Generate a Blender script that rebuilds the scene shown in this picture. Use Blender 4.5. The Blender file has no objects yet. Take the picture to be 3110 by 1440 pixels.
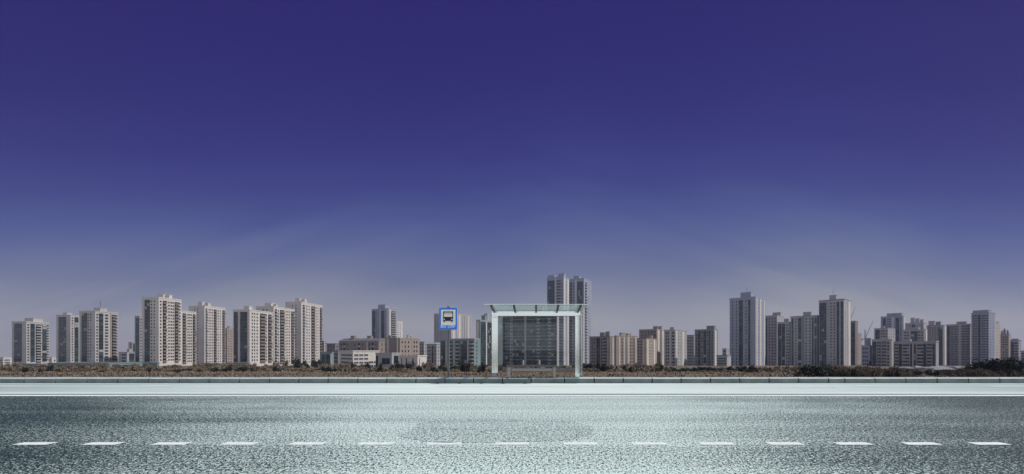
import bpy, bmesh, math, random, re
from mathutils import Vector, Matrix

# ------------------------------------------------------------------ basics
scene = bpy.context.scene
col = scene.collection
F, PX, HY, CAMZ = 1200.0, 1628.0, 1063.0, 1.13     # focal length in px of the 3110 px wide photo, vanishing point, eye height
R = math.radians

def X(px, d): return (px - PX) / F * d
def Z(py, d): return CAMZ + (HY - py) / F * d

def tag(o, label=None, cat=None, group=None, kind=None):
    if label: o['label'] = label
    if cat: o['category'] = cat
    if group: o['group'] = group
    if kind: o['kind'] = kind
    return o

def empty(name, loc, rz=0):
    o = bpy.data.objects.new(name, None); col.objects.link(o)
    o.location = loc; o.rotation_euler.z = rz; o.empty_display_size = .2
    return o

class MB:
    """collects faces with a material slot each; builds ONE mesh object"""
    def __init__(s): s.v = []; s.f = []; s.m = []
    def quad(s, a, b, c, d, m=0):
        i = len(s.v); s.v += [tuple(a), tuple(b), tuple(c), tuple(d)]; s.f.append((i, i+1, i+2, i+3)); s.m.append(m)
    def poly(s, pts, m=0):
        i = len(s.v); s.v += [tuple(p) for p in pts]; s.f.append(tuple(range(i, i+len(pts)))); s.m.append(m)
    def box(s, x0, x1, y0, y1, z0, z1, m=0):
        i = len(s.v)
        s.v += [(x0,y0,z0),(x1,y0,z0),(x1,y1,z0),(x0,y1,z0),(x0,y0,z1),(x1,y0,z1),(x1,y1,z1),(x0,y1,z1)]
        for q in ((3,2,1,0),(4,5,6,7),(0,1,5,4),(1,2,6,5),(2,3,7,6),(3,0,4,7)):
            s.f.append(tuple(i+k for k in q)); s.m.append(m)
    def bar(s, p, q, r, m=0, n=4):
        p = Vector(p); q = Vector(q); d = (q-p).normalized()
        a = d.cross(Vector((0,0,1))); a = a.normalized() if a.length > 1e-4 else Vector((1,0,0))
        b = d.cross(a)
        i = len(s.v)
        for c in (p, q):
            for k in range(n):
                t = 2*math.pi*(k+.5)/n
                s.v.append(tuple(c + (a*math.cos(t) + b*math.sin(t))*r))
        for k in range(n):
            s.f.append((i+k, i+(k+1)%n, i+n+(k+1)%n, i+n+k)); s.m.append(m)
        s.f.append(tuple(i+k for k in range(n))[::-1]); s.m.append(m)
        s.f.append(tuple(i+n+k for k in range(n))); s.m.append(m)
    def disc(s, c, r, y, n=20, m=0, th=.004):
        """a small round plate facing -Y, th thick"""
        i = len(s.v)
        for yy in (y-th, y):
            for k in range(n):
                t = 2*math.pi*k/n; s.v.append((c[0]+r*math.cos(t), yy, c[1]+r*math.sin(t)))
        s.f.append(tuple(range(i, i+n))); s.m.append(m)
        for k in range(n): s.f.append((i+k, i+n+k, i+n+(k+1)%n, i+(k+1)%n)); s.m.append(m)
    def mesh(s, name, mats):
        me = bpy.data.meshes.new(name); me.from_pydata(s.v, [], s.f)
        for m in (mats if isinstance(mats, (list, tuple)) else [mats]): me.materials.append(m)
        me.polygons.foreach_set('material_index', s.m); me.update()
        return me
    def build(s, name, mats, parent=None, loc=None, rz=0, bevel=0):
        me = s.mesh(name, mats)
        return link(name, me, parent, loc, rz, bevel)

def link(name, me, parent=None, loc=None, rz=0, bevel=0):
    o = bpy.data.objects.new(name, me); col.objects.link(o)
    if parent: o.parent = parent
    if loc is not None: o.location = loc
    o.rotation_euler.z = rz
    if bevel:
        b = o.modifiers.new('bevel', 'BEVEL'); b.width = bevel; b.segments = 2; b.limit_method = 'ANGLE'
    return o

# ------------------------------------------------------------------ materials
def srgb(r, g, b):
    def c(v):
        v /= 255.0
        return v/12.92 if v <= .04045 else ((v+.055)/1.055)**2.4
    return (c(r), c(g), c(b), 1)

class NT:
    def __init__(s, tree): s.t = tree
    def n(s, typ, **kw):
        x = s.t.nodes.new(typ)
        for k, v in kw.items():
            if k.startswith('i_'):
                key = k[2:]; key = int(key) if key.isdigit() else key.replace('_', ' ')
                x.inputs[key].default_value = v
            else: setattr(x, k, v)
        return x
    def l(s, a, b): s.t.links.new(a, b)
    def math(s, op, a, b=None, clamp=False):
        x = s.n('ShaderNodeMath', operation=op); x.use_clamp = clamp
        for k, v in enumerate((a, b)):
            if v is None: continue
            if isinstance(v, (int, float)): x.inputs[k].default_value = v
            else: s.l(v, x.inputs[k])
        return x.outputs[0]
    def ramp(s, fac, stops, interp='LINEAR'):
        x = s.n('ShaderNodeValToRGB'); x.color_ramp.interpolation = interp
        e = x.color_ramp.elements
        while len(e) < len(stops): e.new(.5)
        for k, (p, c) in enumerate(stops): e[k].position = p; e[k].color = c if len(c) == 4 else (*c, 1)
        s.l(fac, x.inputs[0]); return x.outputs[0]
    def mix(s, fac, a, b, blend='MIX'):
        x = s.n('ShaderNodeMix', data_type='RGBA', blend_type=blend)
        for k, v in ((0, fac), (6, a), (7, b)):
            if isinstance(v, (int, float)): x.inputs[k].default_value = v
            elif isinstance(v, tuple): x.inputs[k].default_value = v
            else: s.l(v, x.inputs[k])
        return x.outputs[2]
    def noise(s, vec, scale, detail=3, rough=.55, dist=0):
        x = s.n('ShaderNodeTexNoise'); x.inputs['Scale'].default_value = scale
        x.inputs['Detail'].default_value = detail; x.inputs['Roughness'].default_value = rough
        x.inputs['Distortion'].default_value = dist
        s.l(vec, x.inputs['Vector']); return x.outputs['Fac']
    def scaled(s, vec, sc, loc=(0,0,0), rot=(0,0,0)):
        x = s.n('ShaderNodeMapping'); x.inputs['Scale'].default_value = sc; x.inputs['Location'].default_value = loc; x.inputs['Rotation'].default_value = rot
        s.l(vec, x.inputs['Vector']); return x.outputs[0]

def newmat(name):
    m = bpy.data.materials.new(name); m.use_nodes = True
    t = NT(m.node_tree); b = m.node_tree.nodes['Principled BSDF']
    tc = t.n('ShaderNodeTexCoord')
    return m, t, b, tc.outputs['Object']

def surf(name, c, c2=None, scale=1.0, rough=.7, metal=0, spec=.5, stretch=(1,1,1), bump=0, bscale=None, detail=4):
    """a plain surface with soft noise between two real colours, optional bump"""
    m, t, b, oc = newmat(name)
    c2 = c2 or tuple(v*.82 for v in c[:3]) + (1,)
    v = t.scaled(oc, stretch)
    f = t.noise(v, scale, detail)
    t.l(t.ramp(f, [(.32, c2), (.68, c)]), b.inputs['Base Color'])
    b.inputs['Roughness'].default_value = rough; b.inputs['Metallic'].default_value = metal
    b.inputs['Specular IOR Level'].default_value = spec
    if bump:
        bp = t.n('ShaderNodeBump'); bp.inputs['Strength'].default_value = bump; bp.inputs['Distance'].default_value = .02
        t.l(t.noise(oc, bscale or scale*8, 3), bp.inputs['Height']); t.l(bp.outputs[0], b.inputs['Normal'])
    return m

def facade(name, c, k=.80):
    # painted panels: soft blotches, vertical rain streaks and faint panel joints at every storey
    m, t, b, oc = newmat(name)
    d = tuple(v*k for v in c[:3]) + (1,)
    f = t.math('MULTIPLY', t.math('ADD', t.noise(oc, .09, 3), t.noise(t.scaled(oc, (1.1, 1.1, .05)), 1.0, 3)), .5)
    cc = t.ramp(f, [(.36, d), (.62, c)])
    sep = t.n('ShaderNodeSeparateXYZ'); t.l(oc, sep.inputs[0])
    fr = t.math('FRACT', t.math('DIVIDE', sep.outputs[2], 3.0))
    j = t.math('LESS_THAN', fr, .07)
    t.l(t.mix(t.math('MULTIPLY', j, .35), cc, tuple(v*.55 for v in c[:3]) + (1,)), b.inputs['Base Color'])
    b.inputs['Roughness'].default_value = .85; b.inputs['Specular IOR Level'].default_value = .25
    return m

M = {}
M['white']  = facade('white_panel', (.72, .68, .63, 1))
M['pale']   = facade('pale_panel', (.58, .555, .54, 1))
M['cream']  = facade('cream_panel', (.62, .55, .48, 1))
M['tan']    = facade('tan_brick', (.47, .385, .325, 1))
M['brown']  = facade('brown_brick', (.32, .275, .245, 1))
M['grey']   = facade('grey_panel', (.46, .455, .46, 1))
M['dgrey']  = facade('dark_grey_panel', (.26, .27, .28, 1))
M['bgrey']  = facade('blue_grey_panel', (.38, .41, .50, 1))
M['teal']   = facade('teal_cladding', (.24, .33, .335, 1))
M['roof']   = surf('roof_felt', (.13, .135, .14, 1), scale=.4, rough=.9)
M['glass']  = surf('dark_window_glass', (.028, .047, .052, 1), (.015, .027, .031, 1), scale=.35, rough=.12, spec=.3)
M['glass2'] = surf('teal_window_glass', (.065, .105, .112, 1), (.040, .068, .075, 1), scale=.3, rough=.16, spec=.3)
M['glassb'] = surf('blue_window_glass', (.05, .075, .135, 1), (.03, .05, .09, 1), scale=.3, rough=.14, spec=.3)
M['curtain']= surf('curtained_window', (.30, .30, .29, 1), (.18, .19, .19, 1), scale=.5, rough=.4)
M['slab']   = surf('balcony_slab', (.42, .40, .39, 1), scale=.6, rough=.85)
M['slabt']  = surf('balcony_panel_brown', (.29, .245, .20, 1), scale=.6, rough=.85)
M['slabd']  = surf('spandrel_dark', (.075, .095, .10, 1), (.05, .066, .07, 1), scale=.5, rough=.6)
M['slabbl'] = surf('spandrel_blue', (.11,.13,.19,1), (.08,.095,.14,1), scale=.5, rough=.6)
M['crane']  = surf('crane_steel', (.33, .25, .22, 1), scale=.5, rough=.6)

# ------------------------------------------------------------------ terrain and camera
def ground_z(d):
    if d < 14.09: return -.03
    if d < 19: return .03 + (d-14.09)/(19-14.09)*(-1.6-.03)
    return -.935 - .035*d
def dist_for(py): return 2478.0/(py-1105.0)      # distance of the field point seen at that height of the photo

cam = bpy.data.cameras.new('camera'); co = bpy.data.objects.new('camera', cam); col.objects.link(co)
co.location = (0, 0, CAMZ); co.rotation_euler = (R(90), 0, 0)
cam.sensor_width = 36; cam.sensor_fit = 'HORIZONTAL'; cam.lens = 36*F/3110
cam.shift_x = -(PX-1555)/3110; cam.shift_y = (HY-720)/3110
cam.clip_start = .05; cam.clip_end = 20000
scene.camera = co

# ------------------------------------------------------------------ light
SUN_AZ, SUN_EL = R(97), R(54)          # azimuth from +Y towards +X
sd = Vector((math.sin(SUN_AZ)*math.cos(SUN_EL), math.cos(SUN_AZ)*math.cos(SUN_EL), math.sin(SUN_EL)))
sl = bpy.data.lights.new('sun', 'SUN'); sl.energy = 3.75; sl.angle = R(.6); sl.color = (1, .965, .92)
so = bpy.data.objects.new('sun', sl); col.objects.link(so); so.rotation_euler = (-sd).to_track_quat('-Z', 'Y').to_euler()
so.location = (30, 10, 60)

w = bpy.data.worlds.new('World'); scene.world = w; w.use_nodes = True
t = NT(w.node_tree); w.node_tree.nodes.clear()
out = t.n('ShaderNodeOutputWorld'); bg = t.n('ShaderNodeBackground'); bg.inputs['Strength'].default_value = .1
t.l(bg.outputs[0], out.inputs[0])
tc = t.n('ShaderNodeTexCoord'); sep = t.n('ShaderNodeSeparateXYZ'); t.l(tc.outputs['Generated'], sep.inputs[0])
sx, sy, sz = sep.outputs
ay = t.math('MAXIMUM', t.math('ABSOLUTE', sy), .03)
u = t.math('DIVIDE', sx, ay); v = t.math('DIVIDE', sz, ay)
uv = t.n('ShaderNodeCombineXYZ'); t.l(u, uv.inputs[0]); t.l(v, uv.inputs[1])
# thin cirrus: streaks that climb towards the middle of the sky from both sides
au = t.math('ABSOLUTE', t.math('SUBTRACT', u, -.05))
stv = t.math('ADD', v, t.math('MULTIPLY', au, .30))
sv = t.n('ShaderNodeCombineXYZ'); t.l(stv, sv.inputs[0]); t.l(u, sv.inputs[1])
streak = t.noise(t.scaled(sv.outputs[0], (9, .8, 1)), 1.0, 4, .55, .3)
soft = t.noise(t.scaled(uv.outputs[0], (1.3, 3.0, 1)), 1.0, 3)
band = t.ramp(stv, [(.18, (0,0,0)), (.40, (1,1,1)), (.60, (.5,.5,.5)), (.80, (0,0,0))])
vv = t.math('SUBTRACT', v, t.math('MULTIPLY', t.math('SUBTRACT', soft, .5), .11))
vv = t.math('SUBTRACT', vv, t.math('MULTIPLY', t.math('MULTIPLY', t.math('SUBTRACT', streak, .44), band), .15))
glow = t.ramp(t.math('ABSOLUTE', t.math('SUBTRACT', u, .66)), [(0, (1,1,1)), (.5, (0,0,0))], 'EASE')
vv = t.math('SUBTRACT', vv, t.math('MULTIPLY', glow, .04))
glow2 = t.ramp(t.math('ABSOLUTE', t.math('SUBTRACT', u, .12)), [(0, (1,1,1)), (.28, (0,0,0))], 'EASE')
vv = t.math('SUBTRACT', vv, t.math('MULTIPLY', glow2, .025))
def sk(*c): return tuple(max(.002, q*1.01-.0112) for q in srgb(*c)[:3]) + (1,)      # the haze adds its own light in front of the sky
sky = t.ramp(vv, [(0, sk(172,169,168)), (.055, sk(161,161,166)), (.11, sk(136,141,158)), (.17, sk(112,120,152)), (.24, sk(94,104,149)),
                  (.31, sk(78,88,143)), (.40, sk(64,69,132)), (.51, sk(55,55,122)), (.66, sk(49,46,113)), (.90, sk(46,41,106)), (1, sk(46,41,106))])
# the sky behind the photographer is pale and hazy
back = t.ramp(v, [(0, (.98,1.0,.99)), (.12, (.80,.86,.86)), (.3, (.44,.49,.54)), (.8, (.22,.24,.33)), (1, (.14,.15,.27))])
mr = t.n('ShaderNodeMapRange'); mr.interpolation_type = 'SMOOTHSTEP'
mr.inputs['From Min'].default_value = .05; mr.inputs['From Max'].default_value = -.45
t.l(sy, mr.inputs['Value'])
skyc = t.mix(mr.outputs[0], sky, back)
x10 = t.n('ShaderNodeVectorMath', operation='SCALE'); x10.inputs['Scale'].default_value = 10.0; t.l(skyc, x10.inputs[0])
nis = t.n('ShaderNodeTexSky', sky_type='NISHITA'); nis.sun_disc = False
nis.sun_elevation = SUN_EL; nis.sun_rotation = SUN_AZ
t.l(t.mix(.02, x10.outputs[0], nis.outputs[0]), bg.inputs[0])

scene.view_settings.view_transform = 'Standard'; scene.view_settings.look = 'None'
scene.view_settings.exposure = 0; scene.view_settings.gamma = 1
scene.cycles.max_bounces = 6; scene.cycles.transparent_max_bounces = 16

# ------------------------------------------------------------------ ground
rnd = random.Random(3)
def ground():
    ys = [-600, -60, 1.4, 13.9, 14.09, 14.6, 15.5, 17, 19, 22, 26, 31, 37, 44, 52, 60, 68, 77, 86, 96, 108, 122, 140, 165, 200, 250, 320, 420, 600, 900, 1500, 2600, 4500]
    n = 90; v = []; f = []
    for y in ys:
        for k in range(n+1):
            s = (k/n*2-1); x = s*abs(s)**.6*max(80, 3.2*abs(y))
            z = ground_z(y)
            if 19 < y < 300: z += rnd.uniform(-.09, .09)*min(1, y/60)
            v.append((x, y, z))
    for j in range(len(ys)-1):
        for k in range(n):
            a = j*(n+1)+k; f.append((a, a+1, a+n+2, a+n+1))
    me = bpy.data.meshes.new('ground'); me.from_pydata(v, [], f)
    m, t, b, oc = newmat('dry_field')
    f1 = t.noise(t.scaled(oc, (.16, .09, 1)), 1.0, 5, .6)
    f2 = t.noise(oc, 2.2, 4, .65)
    c1 = t.ramp(f1, [(.30, (.07,.058,.04)), (.48, (.14,.115,.085)), (.70, (.23,.19,.145))])
    t.l(t.mix(.55, c1, t.ramp(f2, [(.3, (.06,.05,.034)), (.5, (.15,.12,.088)), (.72, (.30,.24,.18))])), b.inputs['Base Color'])
    b.inputs['Roughness'].default_value = .95; b.inputs['Specular IOR Level'].default_value = .1
    me.materials.append(m)
    tag(link('ground', me), kind='structure')
ground()

# ------------------------------------------------------------------ road, bus lane, pavement, kerb
LANE = 10.02; KERB = 13.43; KT = .167
def sheet(name, x0, x1, y0, y1, z, mat, nx=1):
    mb = MB()
    for k in range(nx):
        a = x0+(x1-x0)*k/nx; b = x0+(x1-x0)*(k+1)/nx
        mb.quad((a,y0,z),(b,y0,z),(b,y1,z),(a,y1,z))
    return tag(mb.build(name, mat), kind='structure')

def asphalt(name, light, dark, falloff, grain=1.0, contrast=.13):
    """coarse aggregate: pale chips in dark binder; wheel tracks along the lane; bright middle and dark ends painted in as light falloff"""
    m, t, b, oc = newmat(name)
    sep = t.n('ShaderNodeSeparateXYZ'); t.l(oc, sep.inputs[0])
    # chips of every size: a rough fractal whose grain stays visible near and far
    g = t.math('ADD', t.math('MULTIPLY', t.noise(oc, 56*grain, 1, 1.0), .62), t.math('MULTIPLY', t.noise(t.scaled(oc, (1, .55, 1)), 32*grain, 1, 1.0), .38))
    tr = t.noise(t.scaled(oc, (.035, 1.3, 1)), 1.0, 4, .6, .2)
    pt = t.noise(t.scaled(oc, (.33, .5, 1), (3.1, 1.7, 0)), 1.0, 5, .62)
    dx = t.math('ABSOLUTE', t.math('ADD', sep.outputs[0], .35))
    w_ = t.math('SUBTRACT', 1.15, t.math('DIVIDE', dx, t.math('ADD', .9, t.math('MULTIPLY', sep.outputs[1], .95))))  # light falloff painted into the colour: bright middle, darker to both sides
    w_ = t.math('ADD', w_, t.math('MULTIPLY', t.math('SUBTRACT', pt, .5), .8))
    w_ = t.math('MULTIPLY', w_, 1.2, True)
    thr = t.math('ADD', t.math('MULTIPLY', t.math('SUBTRACT', tr, .5), .13), t.math('MULTIPLY', w_, .125*falloff))
    gg = t.math('ADD', t.math('ADD', g, thr), -.088*falloff)
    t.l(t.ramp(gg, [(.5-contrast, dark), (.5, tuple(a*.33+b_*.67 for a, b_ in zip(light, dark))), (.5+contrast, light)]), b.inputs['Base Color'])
    b.inputs['Roughness'].default_value = .62; b.inputs['Specular IOR Level'].default_value = .35
    bp = t.n('ShaderNodeBump'); bp.inputs['Strength'].default_value = .06; bp.inputs['Distance'].default_value = .01
    t.l(g, bp.inputs['Height']); t.l(bp.outputs[0], b.inputs['Normal'])
    return m
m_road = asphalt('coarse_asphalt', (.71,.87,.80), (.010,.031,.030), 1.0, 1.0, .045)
def lane_mat():
    # smooth concrete, light falloff from middle to ends painted into the colour, with long tyre streaks
    m, t, b, oc = newmat('smooth_pale_concrete')
    sep = t.n('ShaderNodeSeparateXYZ'); t.l(oc, sep.inputs[0])
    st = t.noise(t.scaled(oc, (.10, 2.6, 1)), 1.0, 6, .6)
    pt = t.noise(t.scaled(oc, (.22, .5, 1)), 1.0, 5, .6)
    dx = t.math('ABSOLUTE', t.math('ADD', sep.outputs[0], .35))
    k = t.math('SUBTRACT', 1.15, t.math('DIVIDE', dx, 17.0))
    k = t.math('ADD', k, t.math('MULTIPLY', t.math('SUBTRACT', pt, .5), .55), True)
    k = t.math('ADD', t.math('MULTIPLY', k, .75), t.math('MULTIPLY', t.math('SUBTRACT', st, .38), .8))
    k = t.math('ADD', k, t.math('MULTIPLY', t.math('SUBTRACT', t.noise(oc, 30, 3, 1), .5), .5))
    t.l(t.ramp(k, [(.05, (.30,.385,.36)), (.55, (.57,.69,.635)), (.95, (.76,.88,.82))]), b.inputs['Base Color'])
    b.inputs['Roughness'].default_value = .6; b.inputs['Specular IOR Level'].default_value = .35
    return m
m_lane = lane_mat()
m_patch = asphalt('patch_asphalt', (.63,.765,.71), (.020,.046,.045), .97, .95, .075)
m_paint = surf('road_paint', (.90,.97,.92,1), (.70,.80,.75,1), scale=14, rough=.6, stretch=(1,1,1), detail=6)
m_paint2 = surf('worn_road_paint', (.86,.91,.87,1), (.66,.74,.71,1), scale=3, rough=.55)
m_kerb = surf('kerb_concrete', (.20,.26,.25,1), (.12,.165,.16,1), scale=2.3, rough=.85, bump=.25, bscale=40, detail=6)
m_pave = surf('pavement_concrete', (.40,.50,.48,1), (.27,.35,.335,1), scale=.7, rough=.85, bump=.1, bscale=30)
m_dark = surf('joint_dirt', (.02,.026,.028,1), scale=3, rough=.95)

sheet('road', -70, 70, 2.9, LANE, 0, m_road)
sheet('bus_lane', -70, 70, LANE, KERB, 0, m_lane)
# oval patch, ragged outline
mb = MB(); pts = []
for k in range(140):
    a = 2*math.pi*k/140
    ex = math.copysign(abs(math.cos(a))**.6, math.cos(a)); ey = math.copysign(abs(math.sin(a))**.62, math.sin(a))
    rr = 1 + .035*math.sin(a*3+1) + .025*math.sin(a*7+2) + rnd.uniform(-.025, .025)
    pts.append((X(1512, 5.6) + 1.28*ex*rr, 5.62 + .78*ey*rr, .004))
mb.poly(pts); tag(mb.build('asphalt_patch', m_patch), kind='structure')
# markings
mb = MB()
for k in range(-9, 16):
    x0 = (54.5 + 207.05*k - PX)/F*4.757; L = .408
    mb.quad((x0,4.695,.004),(x0+L,4.695,.004),(x0+L,4.825,.004),(x0,4.825,.004))
tag(mb.build('lane_dashes', m_paint), kind='structure')
mb = MB()
for y0, y1 in ((9.66, 9.93), (10.17, 10.40)): mb.quad((-70,y0,.004),(70,y0,.004),(70,y1,.004),(-70,y1,.004))
tag(mb.build('double_line', m_paint), kind='structure')
mb = MB(); mb.quad((-70,9.95,.004),(70,9.95,.004),(70,10.13,.004),(-70,10.13,.004))
tag(mb.build('line_gap', surf('old_tar', (.13,.18,.175,1), scale=3, rough=.7, stretch=(.3,1,1))), kind='structure')
mb = MB()
for a, b_, yy in ((-100,100,12.28),(425,522,12.44),(590,836,12.20),(1325,1925,12.22),(2412,2528,12.05),(2590,2690,12.42),(3010,3300,12.28)):
    mb.quad((X(a,yy),yy-.10,.004),(X(b_,yy),yy-.10,.004),(X(b_,yy),yy+.10,.004),(X(a,yy),yy+.10,.004))
tag(mb.build('faded_line', m_paint2), kind='structure')
mb = MB(); mb.quad((-70,13.20,.004),(70,13.20,.004),(70,13.38,.004),(-70,13.38,.004))
tag(mb.build('edge_line', m_paint2), kind='structure')
# kerb of separate stones with open joints, pavement strip behind
mb = MB()
js = [73,168,263,357,451,544,635,727,817,907,996,1086,1174,1263,1351,1438,1526,1613,1715,1805,1893,1981,2069,2158,2247,2336,2426,2517,2566,2658,2752,2847,2942,3037]
js = [73-95*k for k in range(20, 0, -1)] + js + [3037+95*k for k in range(1, 20)]
for a, b_ in zip(js[:-1], js[1:]):
    dz = rnd.uniform(-.004, .004); dy = rnd.uniform(-.006, .006)
    x0 = X(a, KERB)+.018; x1 = X(b_, KERB)-.018
    i = len(mb.v)
    y0 = KERB+dy; y1 = KERB+.15; z1 = KT+dz
    prof = [(y0, -.02), (y0, z1-.028), (y0+.008, z1-.010), (y0+.026, z1), (y1, z1), (y1, -.02)]
    for x in (x0, x1): mb.v += [(x, p, q) for p, q in prof]
    n = len(prof)
    for k in range(n-1): mb.f.append((i+k, i+n+k, i+n+k+1, i+k+1)); mb.m.append(1 if k in (2, 3) else 0)
    mb.f.append(tuple(i+k for k in range(n))); mb.m.append(0)
    mb.f.append(tuple(i+n+k for k in range(n))[::-1]); mb.m.append(0)
m_kerbtop = surf('kerb_top_highlight', (.74,.80,.79,1), (.48,.54,.54,1), scale=1.4, rough=.7)  # bright highlight along the kerb top, painted as a paler colour
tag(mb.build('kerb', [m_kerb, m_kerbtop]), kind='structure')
mb = MB(); mb.box(-70, 70, KERB+.05, KERB+.148, -.02, KT-.012); tag(mb.build('kerb_bedding', m_dark), kind='structure')
mb = MB(); mb.quad((-70,13.385,.003),(70,13.385,.003),(70,KERB+.05,.003),(-70,KERB+.05,.003)); tag(mb.build('gutter', m_dark), kind='structure')
mb = MB(); mb.box(-70, 70, KERB+.152, 14.09, -.1, KT-.003); tag(mb.build('pavement', m_pave), kind='structure')

# ------------------------------------------------------------------ buildings
meshes = {}
def win_mesh(w_, h, var, frame, fk):
    key = ('w', round(w_, 1), round(h, 1), var, fk)
    if key not in meshes:
        w_ = round(w_, 1); h = round(h, 1); mb = MB()
        mb.box(-w_/2-.1, w_/2+.1, -.05, .03, -.1, h+.1, 0)
        mb.box(-w_/2, w_/2, -.075, -.045, 0, h, 1)
        if w_ > 1.3: mb.box(-.04, .04, -.09, -.07, 0, h, 0)
        mb.box(-w_/2-.15, w_/2+.15, -.17, -.048, -.16, -.06, 0)
        meshes[key] = mb.mesh('window', [frame, M[var]])
    return meshes[key]
def bal_mesh(w_, fh, var, pk):
    key = ('b', round(w_, 1), round(fh, 1), var, pk)
    if key not in meshes:
        w_ = round(w_, 1); fh = round(fh, 1); mb = MB()
        mb.box(-w_/2*.92, w_/2*.92, -.06, .03, .15, fh*.9, 1)
        mb.box(-w_/2, w_/2, -1.2, -.062, 0, .16, 0)
        mb.box(-w_/2, w_/2, -1.21, -1.1, .162, fh*.42, 0)
        for s in (-1, 1): mb.box(min(s*w_/2, s*(w_/2-.1)), max(s*w_/2, s*(w_/2-.1)), -1.098, -.062, .162, fh*.42, 0)
        mb.box(-w_/2*.9, w_/2*.9, -1.05, -.95, fh*.43, fh*.86, 1) if var == 'glass2' else None
        meshes[key] = mb.mesh('balcony', [M[pk], M[var]])
    return meshes[key]

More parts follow.
